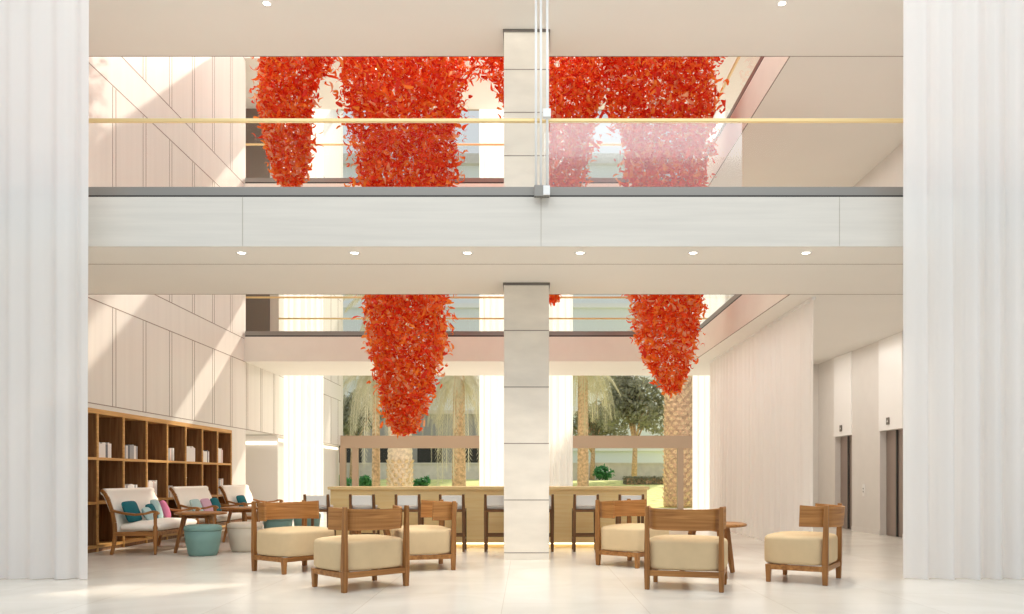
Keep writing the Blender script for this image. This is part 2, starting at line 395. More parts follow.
# right wall with two lift openings
mb = MB()
LIFTS = [(14.2, 15.12), (16.42, 17.32)]
ys = [8.2, 14.2, 15.12, 16.42, 17.32, 18.2]
for a, b in ((8.2, 14.2), (15.12, 16.42), (17.32, 20.6)): mb.box(XR, XR + 0.9, a, b, 0, Z1 + 0.3, 0)
for a, b in LIFTS: mb.box(XR + 0.16, XR + 0.9, a, b, 0, Z1 + 0.3, 0)
mb.box(XR, XR + 0.9, 8.2, 20.6, Z1 + 0.3, 14, 0)
struct(mb.build('wall_right', M['plaster']))
for i, (a, b) in enumerate(LIFTS):
    mb = MB(); c = (a + b) / 2
    mb.box(XR + 0.12, XR + 0.155, a, c - 0.006, 0.01, 1.97, 0); mb.box(XR + 0.10, XR + 0.135, c - 0.03, c + 0.03, 0.01, 1.97, 1); mb.box(XR + 0.12, XR + 0.155, c + 0.006, b, 0.01, 1.97, 0)
    d = struct(mb.build('door_%d' % (i + 1), [M['liftdoor'], M['black']]))
    h = MB().box(XR - 0.025, XR + 0.16, a - 0.01, b + 0.01, 1.965, Z1, 0).build('door_header', M['white'], d, bevel=0.006)
    # indicator lantern on the header
    yl = b - 0.40
    t = thing('lift_indicator', ('small dark floor indicator on the white panel over the nearer lift', 'small dark floor indicator on the white panel over the farther lift')[i], 'indicator', (XR - 0.025, yl, 2.13), 0, 'lift indicators')
    MB().box(-0.018, 0, -0.055, 0.055, -0.065, 0.065, 0).build('housing', M['dark'], t, bevel=0.004)
    g = MB(); g.add([(-0.020, -0.02, -0.02), (-0.020, 0.02, -0.02), (-0.020, 0, 0.03)], [(0, 1, 2)]); g.add([(-0.017, -0.02, -0.02), (-0.017, 0.02, -0.02), (-0.017, 0, 0.03)], [(2, 1, 0)])
    g.build('arrow', M['white'], t)
t = thing('call_button_panel', 'small white call button plate on the wall between the two lifts', 'button panel', (XR, 15.83, 0.84))
MB().box(-0.014, 0, -0.05, 0.05, -0.12, 0.12, 0).build('plate', M['white'], t, bevel=0.004)
MB().lathe([(0.016, 0), (0.016, 0.008), (0.012, 0.011)], 16).build('button', M['channel'], t).matrix_local = Matrix.Translation((-0.013, 0, 0.03)) @ Matrix.Rotation(R(-90), 4, 'Y')
MB().lathe([(0.016, 0), (0.016, 0.008), (0.012, 0.011)], 16).build('button', M['channel'], t).matrix_local = Matrix.Translation((-0.013, 0, -0.03)) @ Matrix.Rotation(R(-90), 4, 'Y')
# wall closing the lift lobby, with a flush door
mb = MB(); mb.box(4.75, XR, 18.3, 18.5, 0, Z1, 0)
struct(mb.build('wall_lobby', M['plaster']))
mb = MB(); mb.box(4.95, 6.0, 18.275, 18.3, 0.01, 1.82, 0); mb.box(4.93, 6.02, 18.29, 18.3, 0, 1.845, 1)
struct(mb.build('door_3', [M['plaster'], M['joint']]))
# small baseboard on the lift wall
mb = MB()
for a, b in ((8.2, 14.2), (15.12, 16.42), (17.32, 18.3)): mb.box(XR - 0.012, XR, a, b, 0, 0.09, 0)
struct(mb.build('baseboard_right', M['plaster']))

# column
mb = MB(); cx0, cx1, cy0, cy1 = -0.293, 0.306, 10.62, 11.22
mb.box(cx0 - 0.0, cx1 + 0.0, cy0, cy1, 0, 13.5, 0)
for z in [0.094] + [0.795 + 0.75 * k for k in range(4)] + [4.79, 5.365, 5.94, 6.51]:
    mb.box(cx0 - 0.0015, cx1 + 0.0015, cy0 - 0.0015, cy1 + 0.0015, z - 0.006, z + 0.006, 1)
for z in (Z1, Z3): mb.box(cx0 - 0.012, cx1 + 0.012, cy0 - 0.012, cy1 + 0.012, z - 0.035, z - 0.001, 2)
struct(mb.build('column', [M['colstone'], M['joint'], M['dark']]))

# glazing of the back front
mb = MB()
for x in (-6.22, -5.80, 5.24, 6.6): mb.box(x - 0.10, x + 0.10, G - 0.08, G + 0.08, 0, 2.1, 0)
mb.box(XL, XR, G - 0.1, G + 0.1, 2.08, 2.50, 0)
mb.box(XL, XR, G - 0.1, G + 0.1, 13.6, 14.0, 0)
wf = struct(mb.build('window_1', M['bronze']))
MB().box(XL, XR, G - 0.012, G + 0.012, 0.0, 13.6, 0).build('pane', M['glass'], wf)

mb = MB()
for y in (20.7, 23.9, G - 0.1): mb.box(XR + 0.05, XR + 0.2, y - 0.08, y + 0.08, 0, 14, 0)
mb.box(XR + 0.05, XR + 0.2, 20.7, G, 2.1, 2.5, 0); mb.box(XR + 0.05, XR + 0.2, 20.7, G, 13.8, 14, 0)
wf = struct(mb.build('added_side_window', M['bronze']))  # unseen side glazing, added so the sun reaches the rear right curtain
MB().box(XR + 0.11, XR + 0.135, 20.7, G, 0, 13.8, 0).build('pane', M['glass'], wf)

# suspension rods at the front edge
t = thing('hanging_rod_set', 'three thin white rods running down past the mezzanine railing at the column', 'rods', (0.165, 8.86, 4.2))
for x in (-0.055, 0.0, 0.07): MB().tube([(x, 0, 0.0), (x, 0, Z3 - 4.2)], 0.014, 10).build('rod', M['wmetal'], t)
MB().box(-0.075, 0.10, -0.03, 0.03, 0.0, 0.125, 0).build('bottom_clamp', M['channel'], t, bevel=0.006)
MB().box(0.02, 0.11, -0.045, 0.03, 0.87, 0.965, 0).build('upper_clamp', M['wmetal'], t, bevel=0.006)
MB().box(0.025, 0.10, -0.045, -0.03, 0.01, 0.115, 0).build('end_block', M['wmetal'], t, bevel=0.004)

# ------------------------------------------------------------------ glass railings
def railing(name, label, p0, p1, joints, ht=0.88, ch=0.125, hazy_from=None, glassm='glass', grp='glass balustrades'):
    """p0 -> p1 along the base; joints = distances along"""
    p0 = Vector(p0); p1 = Vector(p1); L = (p1 - p0).length; ang = math.atan2(p1.y - p0.y, p1.x - p0.x)
    t = thing(name, label, 'railing', p0, ang, grp)
    b = MB(); b.box(0, L, -0.045, 0.045, 0.012, ch, 0); b.box(0.002, L - 0.002, -0.048, 0.048, 0.0, 0.03, 1)
    b.build('base_channel', [M['channel'], M['black']], t)
    h = MB(); h.box(0, L, -0.024, 0.024, ht - 0.012, ht + 0.026, 0); h.build('handrail', M['gold'], t, bevel=0.006)
    js = [0] + list(joints) + [L]
    for i in range(len(js) - 1):
        mid = (js[i] + js[i + 1]) / 2
        hz = hazy_from is not None and hazy_from[0] < mid < hazy_from[1]
        g = MB(); g.box(js[i] + 0.006, js[i + 1] - 0.006, -0.007, 0.007, 0.05, ht - 0.01, 0)
        g.build('glass_panel', M['hazy'] if hz else M[glassm], t)
    return t
x0 = XL + 0.02
railing('glass_railing', 'long glass balustrade with brass handrail along the front of the mezzanine', (x0, B0 + 0.05, Z2), (XR - 0.02, B0 + 0.05, Z2),
        [x - x0 for x in (-4.27, -2.03, 0.2, 2.44, 4.68)], hazy_from=(6.5, 8.7))
railing('glass_railing', 'glass balustrade with brass handrail along the lower rear balcony, facing the atrium', (XL + 0.02, K0 + 0.05, Z2), (XV - 0.02, K0 + 0.05, Z2), [2.5, 5.0, 7.5])
railing('glass_railing', 'glass balustrade with brass handrail on the far edge of the lower rear balcony', (XL + 0.02, K1 - 0.06, Z2), (XR - 0.02, K1 - 0.06, Z2), [2.5, 5.0, 7.5, 10])
railing('glass_railing', 'glass balustrade along the right side of the atrium at the lower gallery', (XV + 0.05, B1 + 0.02, Z2), (XV + 0.05, K0 - 0.02, Z2), [2.1, 4.2])
railing('glass_railing', 'glass balustrade with brass handrail along the topmost rear balcony', (XL + 0.02, K0 + 0.05, Z4), (XV - 0.02, K0 + 0.05, Z4), [2.5, 5.0, 7.5])
railing('glass_railing', 'glass balustrade with brass handrail on the right side of the topmost gallery', (XV + 0.05, B1 + 0.02, Z4), (XV + 0.05, K0 - 0.02, Z4), [2.1, 4.2])

# ------------------------------------------------------------------ downlights
def downlight(x, y, z, label, group, power):
    t = thing('downlight', label, 'ceiling light', (x, y, z), 0, group)
    b = MB(); n = 24; v = []; f = []
    for r, zz in ((0.042, -0.001), (0.046, -0.008), (0.066, -0.008), (0.07, 0.0)):
        for i in range(n): v.append((r * math.cos(2 * PI * i / n), r * math.sin(2 * PI * i / n), zz))
    for k in range(3):
        for i in range(n): f.append((k * n + i, k * n + (i + 1) % n, (k + 1) * n + (i + 1) % n, (k + 1) * n + i))
    b.add(v, f, 0, True); ring = b.build('trim_ring', M['white'], t)
    MB().lathe([(0.042, -0.004), (0.03, -0.006), (0.012, -0.007)], 20).build('lens', M['lens'], ring)
    l = bpy.data.lights.new('downlight_beam', 'SPOT'); l.energy = power; l.spot_size = R(100); l.spot_blend = 0.8; l.color = (1, 0.92, 0.80); l.shadow_soft_size = 0.05
    o = bpy.data.objects.new('downlight_beam', l); o.location = (0, 0, -0.03); COL.objects.link(o); o.parent = t
ORD = ['first', 'second', 'third', 'fourth', 'fifth', 'sixth', 'seventh', 'eighth', 'ninth']
for i in range(6):
    downlight(-3.27 + 1.298 * i, 9.2, Z1, 'round recessed downlight under the mezzanine, %s from the left of six' % ORD[i], 'downlights under the mezzanine', 160)
downlight(-3.25, 10.03, Z3, 'round recessed downlight in the high ceiling, left of the column', 'downlights in the high ceiling', 120)
downlight(3.21, 10.03, Z3, 'round recessed downlight in the high ceiling, right of the column', 'downlights in the high ceiling', 120)

# ------------------------------------------------------------------ curtains
def curtain(label, p0, p1, z0, z1, mat, period, amp, seed, group=None, name='sheer_curtain'):
    rnd = random.Random(seed); p0 = Vector(p0); p1 = Vector(p1); L = (p1 - p0).length; d = (p1 - p0) / L; nrm = Vector((-d.y, d.x, 0))
    cols = int(L / period * 12) + 1; rows = 10
    # irregular pleats
    ph = [0.0]; am = []
    for i in range(cols + 1):
        ph.append(ph[-1] + (2 * PI / 12) * (0.75 + 0.5 * (0.5 + 0.5 * math.sin(i * 0.13 + seed) * math.cos(i * 0.049 + seed * 2)))); am.append(0.65 + 0.35 * math.sin(i * 0.061 + seed * 3) + 0.1 * rnd.random())
    v = []; f = []
    for r in range(rows + 1):
        q = r / rows; z = z0 + (z1 - z0) * q
        for i in range(cols + 1):
            s = L * i / cols
            a = amp * am[i] * (1.0 - 0.6 * q)
            off = a * math.sin(ph[i] + 0.12 * math.sin(q * 3 + i * 0.05)) + 0.25 * a * math.sin(2.1 * ph[i] + 1)
            p = p0 + Vector((d.x, d.y, 0)) * s + nrm * off
            v.append((p.x, p.y, z))
    for r in range(rows):
        for i in range(cols):
            b = r * (cols + 1) + i; f.append((b, b + 1, b + cols + 2, b + cols + 1))
    mb = MB(); mb.add(v, f, 0, True)
    t = thing(name, label, 'curtain', (0, 0, 0), 0, group)
    t.location = ((p0.x + p1.x) / 2, (p0.y + p1.y) / 2, z0)
    mb.v = [(x - t.location.x, y - t.location.y, z - z0) for x, y, z in mb.v]
    mb.raw('fabric', [mat], t)
    a = p0 - t.location; b = p1 - t.location
    MB().bar((a.x, a.y, z1 - z0 - 0.02), (b.x, b.y, z1 - z0 - 0.02), (0.05, 0.04), (0.05, 0.04)).build('track', M['wmetal'], t)
    return t
curtain('tall white sheer curtain framing the left edge of the view', (-6.25, 8.6, 0), (-4.685, 8.6, 0), 0.005, Z3, M['sheer_front'], 0.27, 0.075, 1, 'tall front curtains')
curtain('tall white sheer curtain framing the right edge of the view', (4.06, 8.6, 0), (6.65, 8.6, 0), 0.005, Z3, M['sheer_front'], 0.27, 0.085, 2, 'tall front curtains')
curtain('long pleated sheer curtain screening the lift lobby on the right', (4.12, 11.45, 0), (4.12, 17.85, 0), 0.005, Z1, M['sheer_side'], 0.30, 0.07, 3)
curtain('sunlit tall sheer curtain at the rear by the left wall', (-6.22, 20.52, 0), (-5.2, 20.52, 0), 0.005, 13.5, M['sheer_back'], 0.16, 0.045, 4, 'tall rear curtains')
curtain('sunlit tall sheer curtain just left of the stone column', (-1.2, 20.52, 0), (-0.03, 20.52, 0), 0.005, 13.5, M['sheer_back'], 0.16, 0.045, 5, 'tall rear curtains')
curtain('sunlit tall sheer curtain just right of the stone column', (0.05, 20.52, 0), (1.2, 20.52, 0), 0.005, 13.5, M['sheer_back'], 0.16, 0.045, 6, 'tall rear curtains')
curtain('sunlit tall sheer curtain at the rear right, beside the long side curtain', (4.27, 20.52, 0), (6.2, 20.52, 0), 0.005, 13.5, M['sheer_back'], 0.16, 0.045, 7, 'tall rear curtains')

# ------------------------------------------------------------------ chandelier lobes
YC = 14.5; SC = F / YC
def lobe(name, label, prof, seed, n, ybottom):
    """prof: list of (image row, centre column, half width) at the atrium depth"""
    rnd = random.Random(seed)
    P = [(EYE + (477 - y) / SC, (cx - 526) / SC, hw / SC) for y, cx, hw in prof]
    P.sort()
    def interp(z):
        if z <= P[0][0]: return P[0][1], P[0][2]
        for (a, b) in zip(P, P[1:]):
            if z <= b[0]:
                t = (z - a[0]) / (b[0] - a[0]); return a[1] + (b[1] - a[1]) * t, a[2] + (b[2] - a[2]) * t
        return P[-1][1], P[-1][2]
    zt = P[-1][0]; zb = P[0][0]
    top = Vector((interp(zt)[0], YC, Z6 + 0.12))
    root = thing(name, label, 'chandelier', top, 0, 'red glass leaf chandeliers')
    # sample positions weighted by radius
    zs = []
    while len(zs) < n:
        z = rnd.uniform(zb, zt); c, h = interp(z)
        if rnd.random() < (h + 0.12) / 1.4: zs.append((z, c, h))
    leaves = []
    for z, c, h in zs:
        a = rnd.uniform(0, 2 * PI); r = h * (1 - abs(rnd.gauss(0, 0.25))) * (0.94 + 0.06 * math.sin(5 * a + z * 3))
        if rnd.random() < 0.05: r = h * rnd.uniform(1.0, 1.0) + rnd.uniform(0, 0.12)
        r = max(0.02, r) if rnd.random() < 0.86 else h * rnd.uniform(0.1, 0.8)
        p = Vector((c + r * math.cos(a), YC + r * math.sin(a) * 0.95, z))
        L = rnd.uniform(0.11, 0.25); W = L * rnd.uniform(0.12, 0.28)
        axis = Vector((rnd.gauss(0, 1), rnd.gauss(0, 1), rnd.gauss(0, 0.9))).normalized()
        side = axis.cross(Vector((rnd.gauss(0, 1), rnd.gauss(0, 1), rnd.gauss(0, 1)))).normalized(); nn = axis.cross(side)
        curl = rnd.uniform(1.2, 4.6); v = []
        ns = 5
        for k in range(ns):
            q = k / (ns - 1); th = curl * (q - 0.5); rr = L / curl
            cpt = p + axis * (math.sin(th) * rr) + nn * ((1 - math.cos(th)) * rr)
            wd = W * (0.25 + 1.0 * math.sin(PI * min(1, q * 1.05 + 0.08)) ** 0.8) * 0.5 if k < ns - 1 else 0.004
            tw = side * math.cos(q * 0.8) + nn * math.sin(q * 0.8) * 0.6
            v += [cpt - tw * wd, cpt + tw * wd]
        fr = (z - zb) / (zt - zb)
        u = rnd.random() - 0.30 * (1 - fr) - 0.05  # sunlight painted in: lower leaves lean towards orange and peach
        mi = 0 if u > 0.60 else 1 if u > 0.31 else 2 if u > 0.12 else 3 if u > 0.0 else (4 if rnd.random() < 0.5 else 3)
        leaves.append((p, v, mi, -p.y + rnd.random() * 0.2))
    FC = [(0, 1, 3, 2), (2, 3, 5, 4), (4, 5, 7, 6), (6, 7, 9, 8)]
    order = sorted(range(len(leaves)), key=lambda i: leaves[i][0].y - 0.0)
    vis = [i for i in order if (leaves[i][0].z < 8.9 and (leaves[i][0].z < 3.9 or leaves[i][0].z > 5.9))]
    front = vis[:400]; rnd.shuffle(front); single = set(front[:100])
    rest = MB()
    for i, (p, v, mi, _) in enumerate(leaves):
        if i in single:
            m = MB(); m.add([q - top for q in v], FC, mi=0, smooth=True)
            m.raw('glass_leaf', [LEAF[mi]], root)
        else:
            rest.add([q - top for q in v], FC, mi, True)
    o = rest.raw('glass_leaves', LEAF, root); o['kind'] = 'stuff'
    # cables and a spine of thin rods up to the hanger plate
    for k in range(5):
        a = 2 * PI * k / 5; c, h = interp(zt)
        x = c + 0.45 * h * math.cos(a); y = YC + 0.45 * h * math.sin(a)
        zz = zb + (0.25 + 0.12 * k) * (zt - zb) ; c2, h2 = interp(zz)
        MB().tube([Vector((x, y, Z6 + 0.10)) - top, Vector((c2 + 0.2 * h2 * math.cos(a), YC + 0.2 * h2 * math.sin(a), zz)) - top], 0.006, 6).build('cable', M['wmetal'], root)
    MB().lathe([(0.55 * interp(zt)[1 + 0 - 0 - 0] * 0 + 0.45, -0.04), (0.45, 0.0)], 32).build('hanger_plate', M['wmetal'], root)
    return root
lobe('leaf_chandelier', 'short red glass leaf cluster hanging at the far left of the upper gallery',
     [(-40, 300, 46), (40, 297, 42), (62, 294, 38), (75, 288, 31), (100, 286, 29), (140, 288, 25), (165, 290, 21), (180, 290, 15), (187, 291, 7)], 11, 6800, 187)
lobe('leaf_chandelier', 'longest red glass leaf cluster, its tapering tip hanging left of the column',
     [(-40, 407, 78), (40, 407, 78), (62, 406, 75), (80, 402, 64), (120, 404, 58), (187, 406, 52), (240, 405, 48), (295, 405, 45), (340, 408, 42), (365, 406, 37), (385, 406, 31), (402, 406, 27), (418, 404, 21), (430, 403, 12), (434, 403, 7)], 12, 20000, 433)
lobe('leaf_chandelier', 'narrow red glass leaf cluster hanging behind the column, its tip ending just below the mezzanine',
     [(-40, 545, 76), (40, 545, 74), (64, 545, 71), (80, 551, 58), (112, 555, 50), (132, 556, 40), (187, 554, 32), (240, 553, 20), (285, 553, 9), (302, 553, 4)], 13, 11500, 302)
lobe('leaf_chandelier', 'wide red glass leaf cluster, its tip hanging at the right of the atrium',
     [(-40, 660, 66), (40, 660, 62), (60, 660, 60), (112, 661, 56), (130, 665, 51), (150, 666, 46), (187, 666, 43), (240, 667, 41), (295, 667, 39), (335, 667, 33), (360, 668, 26), (378, 670, 16), (394, 672, 5)], 14, 15500, 394)
mb = MB(); mb.box(XL, XR, YC - 0.2, YC + 0.2, Z6 + 0.12, Z6 + 0.4, 0)
struct(mb.build('roof_beam', M['soffit']))

# ------------------------------------------------------------------ built-in bookcase (front flush with the left wall)
YS = [10.24 + 0.762 * k for k in range(10)]
YS = [11.76 - 0.762 * 2 + 0.762 * k for k in range(10)]
ZS = [0.075, 0.718, 1.37, 2.03]
bc = thing('bookcase', 'long walnut cube bookcase set into the left wall behind the armchairs', 'bookcase', (XL, (YS[0] + YS[-1]) / 2, 0))
oy = bc.location.y
def bb(y0, y1, z0, z1, d0=-0.44, d1=0.0): return MB().box(d0, d1, y0 - oy, y1 - oy, z0, z1, 0)
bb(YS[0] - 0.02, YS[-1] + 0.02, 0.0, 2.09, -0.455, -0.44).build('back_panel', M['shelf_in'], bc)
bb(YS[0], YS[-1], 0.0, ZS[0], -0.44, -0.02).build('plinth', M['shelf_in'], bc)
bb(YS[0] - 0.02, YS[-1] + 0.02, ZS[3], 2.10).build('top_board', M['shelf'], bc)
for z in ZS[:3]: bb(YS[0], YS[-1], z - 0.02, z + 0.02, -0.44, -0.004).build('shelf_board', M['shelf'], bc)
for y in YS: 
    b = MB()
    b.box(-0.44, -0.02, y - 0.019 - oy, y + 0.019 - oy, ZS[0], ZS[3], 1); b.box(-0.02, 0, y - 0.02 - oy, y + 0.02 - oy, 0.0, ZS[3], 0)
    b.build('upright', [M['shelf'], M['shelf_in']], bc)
# books
CELL = {0: 'second', 1: 'third', 2: 'fourth', 3: 'fifth', 4: 'sixth', 5: 'seventh', 6: 'eighth'}   # counted from the sliver beside the curtain
def books(cell, row, n, pal, h, seed, off=0.03, fill=1.0):
    rnd = random.Random(seed); y = YS[2 + cell] + 0.02 + off; z0 = ZS[row] + 0.02
    rowname = {2: 'top row', 1: 'middle row'}[row]
    for i in range(n):
        t = rnd.uniform(0.040, 0.066) * fill; hh = h * rnd.uniform(0.9, 1.05); dp = rnd.uniform(0.15, 0.19)
        mb = MB(); xo = 0.0
        mb.box(-dp, -0.004, 0.003, t - 0.003, 0.004, hh - 0.004, 1)                                 # pages
        mb.box(-dp, 0, 0, 0.004, 0, hh, 0); mb.box(-dp, 0, t - 0.004, t, 0, hh, 0); mb.box(-0.004, 0.0, 0.003, t - 0.003, 0, hh, 0)
        c = M[pal[rnd.randrange(len(pal))]]
        o = mb.build('book', [c, M['paper']])
        o.location = (XL - 0.05, y, z0)
        cn = {'white_cover': 'white', 'grey_cover': 'grey', 'slate_cover': 'dark slate', 'blush_cover': 'blush'}[c.name]
        tag(o, '%s book, %s from the left in the %s cell of the %s' % (cn, ORD[i], CELL[cell], 'bookcase ' + rowname), 'book', 'books in the %s, %s cell' % (rowname, CELL[cell]))
        y += t + 0.002
MIX = ['bookw', 'bookw', 'bookg', 'bookw', 'bookb']
books(0, 2, 8, MIX, 0.225, 1); books(1, 2, 8, MIX, 0.225, 2)
books(3, 2, 6, ['bookw', 'bookp', 'bookw', 'bookg'], 0.23, 3, 0.03); books(4, 2, 9, ['bookw', 'bookw', 'bookw'], 0.28, 4, 0.03)
books(5, 2, 7, MIX, 0.24, 5, 0.05); books(6, 2, 7, ['bookw', 'bookp', 'bookw'], 0.30, 6, 0.02)
books(1, 1, 8, ['bookw', 'bookw', 'bookg'], 0.25, 7, 0.08); books(2, 1, 8, ['bookw', 'bookw', 'bookp'], 0.30, 8, 0.06)
books(3, 1, 5, MIX, 0.20, 9, 0.08); books(6, 1, 7, ['bookp', 'bookw', 'bookg'], 0.32, 10, 0.02)
v = MB().lathe([(0.045, 0), (0.05, 0.02), (0.04, 0.12), (0.055, 0.22), (0.10, 0.36), (0.094, 0.36), (0.05, 0.22), (0.03, 0.13)], 24).build('vase', M['white'])
v.location = (XL - 0.17, YS[6] + 0.19, ZS[1] + 0.02); tag(v, 'white flared vase standing in the middle row of the bookcase', 'vase')

# ------------------------------------------------------------------ low lounge chairs
def make_lounge(label):
    t = thing('lounge_chair', label, 'chair', (0, 0, 0), 0, 'low lounge chairs')
    w, d = 0.35, 0.285
    fr = MB(); z0, z1 = 0.135, 0.19
    fr.box(-w, w, -d - 0.022, -d + 0.022, z0, z1, 0); fr.box(-w, w, d - 0.022, d + 0.022, z0, z1, 0)
    fr.box(-w - 0.022, -w + 0.022, -d, d, z0, z1, 0); fr.box(w - 0.022, w + 0.022, -d, d, z0, z1, 0)
    fr.build('seat_frame', M['wood_x'], t, bevel=0.006)
    for s in (-1, 1):
        MB().bar((s * w, d, 0), (s * w, d, 0.188), (0.042, 0.042), (0.058, 0.058)).build('leg', M['wood_z'], t, bevel=0.006)
        p = MB(); p.bar((s * (w + 0.004), -d, 0), (s * (w + 0.004), -d, 0.2), (0.044, 0.05), (0.056, 0.062)); p.bar((s * (w + 0.004), -d, 0.2), (s * (w + 0.004), -d - 0.012, 0.815), (0.056, 0.062), (0.036, 0.044))
        p.build('back_post', M['wood_z'], t, bevel=0.006)
    superbox(MB(), (0, 0.03, 0.338), (0.392, 0.335, 0.148), 4.4, 11.0, 56, 24, dome=0.035).build('seat_cushion', M['beige'], t)
    # wrapped wooden back band
    pts = [(-0.372, -0.03), (-0.352, -0.13), (-0.316, -0.235), (-0.25, -0.315), (-0.13, -0.36), (0, -0.372)]
    pts = pts + [(-x, y) for x, y in pts[-2::-1]]
    P = []                                                   # resample with Catmull-Rom
    for i in range(len(pts) - 1):
        p0 = Vector(pts[max(i - 1, 0)]); p1 = Vector(pts[i]); p2 = Vector(pts[i + 1]); p3 = Vector(pts[min(i + 2, len(pts) - 1)])
        for k in range(4):
            q = k / 4; P.append(0.5 * ((2 * p1) + (p2 - p0) * q + (2 * p0 - 5 * p1 + 4 * p2 - p3) * q * q + (3 * p1 - p0 - 3 * p2 + p3) * q ** 3))
    P.append(Vector(pts[-1])); v = []; f = []
    for i, p in enumerate(P):
        dd = (P[min(i + 1, len(P) - 1)] - P[max(i - 1, 0)]).normalized(); nn = Vector((-dd.y, dd.x))
        u = abs(i / (len(P) - 1) - 0.5) * 2; zl = 0.585 + 0.005 * u; zh = 0.79 + 0.022 * u ** 2
        for o_, z in ((-0.013, zl), (0.013, zl), (0.013, zh), (-0.013, zh)):
            lean = -(z - 0.585) * 0.10 * (1 - u * 0.6)
            q = p + nn * o_; v.append((q.x, q.y + lean, z))
    for i in range(len(P) - 1):
        b = i * 4
        for k in range(4): f.append((b + k, b + (k + 1) % 4, b + 4 + (k + 1) % 4, b + 4 + k))
    f += [(3, 2, 1, 0), tuple(len(v) - 4 + k for k in range(4))]
    MB().add(v, f).build('back_rest', M['wood_band'], t, bevel=0.005)
    return t
def face(dx, dy): return math.atan2(dy, dx) - PI / 2          # local +Y points along (dx, dy)
def chair_at(bl, br):
    """back-left and back-right foot positions (as seen from behind, facing forward) -> centre, rotation"""
    bl = Vector(bl); br = Vector(br); rt = (br - bl).normalized(); fw = Vector((-rt.y, rt.x)); c = (bl + br) / 2 + fw * 0.285
    return (c.x, c.y, 0), math.atan2(rt.y, rt.x)
LC = [
    (((-1.722, 7.60), (-1.217, 8.08)), 'low wooden-backed lounge chair seen from behind, nearest in the left group'),
    (((-2.74, 9.94), (-3.19, 9.36)), 'low lounge chair turned to the right, leftmost of the left group beside the green pouf'),
    (((-0.86, 9.46), (-1.08, 10.13)), 'low lounge chair turned to the left, between the left group and the stone column'),
    (((1.20, 7.83), (1.85, 7.63)), 'low lounge chair seen squarely from behind at the round table, right of column'),
    (((1.36, 10.52), (0.905, 9.99)), 'low lounge chair half hidden behind the chair right of the stone column'),
    (((3.03, 8.10), (3.40, 8.70)), 'low lounge chair standing alone at the right, turned to the left'),
]
lc0 = make_lounge(LC[0][1])
for i, (b, lab) in enumerate(LC):
    loc, rz = chair_at(*b)
    if i == 0: lc0.location = loc; lc0.rotation_euler = (0, 0, rz)
    else: dup(lc0, loc, rz, lab)

# ------------------------------------------------------------------ round side tables
def make_table(label):
    t = thing('side_table', label, 'table', (0, 0, 0), 0, 'round three-legged side tables')
    MB().lathe([(0.33, 0.548), (0.362, 0.556), (0.368, 0.568), (0.36, 0.582), (0.345, 0.586)], 48).build('table_top', M['wood_x'], t)
    for k in range(3):
        a = R(90 + 120 * k); c, s = math.cos(a), math.sin(a)
        MB().bar((c * 0.35, s * 0.35, 0.0), (c * 0.215, s * 0.215, 0.552), (0.036, 0.05), (0.056, 0.085)).build('leg', M['wood_z'], t, bevel=0.006)
    r = MB()
    for k in range(3):
        a = R(90 + 120 * k); r.bar((0, 0, 0.52), (math.cos(a) * 0.22, math.sin(a) * 0.22, 0.52), (0.035, 0.05), (0.035, 0.05))
    r.build('under_frame', M['wood_x'], t)
    return t
tb0 = make_table('round wooden side table in front of the first cream armchair')
p = at(201, 513, 11.75); tb0.location = (p.x, p.y, 0)
p = at(243, 507, 13.7); dup(tb0, (p.x, p.y, 0), 0.3, 'round wooden side table in front of the second cream armchair, behind the cream pouf')
dup(tb0, (-1.85, 9.25, 0), 0.6, 'round wooden side table in the middle of the left chair group')
dup(tb0, (2.10, 8.98, 0), R(-52), 'round wooden side table showing beside the chair right of the column')

# ------------------------------------------------------------------ poufs
def make_pouf(mat, label):
    t = thing('pouf', label, 'pouf', (0, 0, 0), 0, 'round poufs')
    MB().lathe([(0.16, 0.0), (0.185, 0.008), (0.20, 0.04), (0.232, 0.2), (0.248, 0.345)], 40).build('body', M[mat], t)
    MB().lathe([(0.24, 0.345), (0.252, 0.352), (0.256, 0.375), (0.245, 0.41), (0.20, 0.428), (0.1, 0.434), (0.02, 0.435)], 40).build('lid_cushion', M[mat], t)
    return t
def setp(o, px, D): o.location = ((px - 526) / F * D, D, 0)
pf = make_pouf('pouf', 'sea green round pouf in front of the first side table'); setp(pf, 203, 11.25)
pc = make_pouf('poufcream', 'cream round pouf left of the leftmost lounge chair'); setp(pc, 245, 11.85)
dup(pf, ((278 - 526) / F * 13.9, 13.9, 0), 0, 'sea green pouf glimpsed beneath the back of the leftmost lounge chair')
dup(pf, ((307 - 526) / F * 15.0, 15.0, 0), 0, 'sea green pouf partly hidden at the left end of the bar counter')

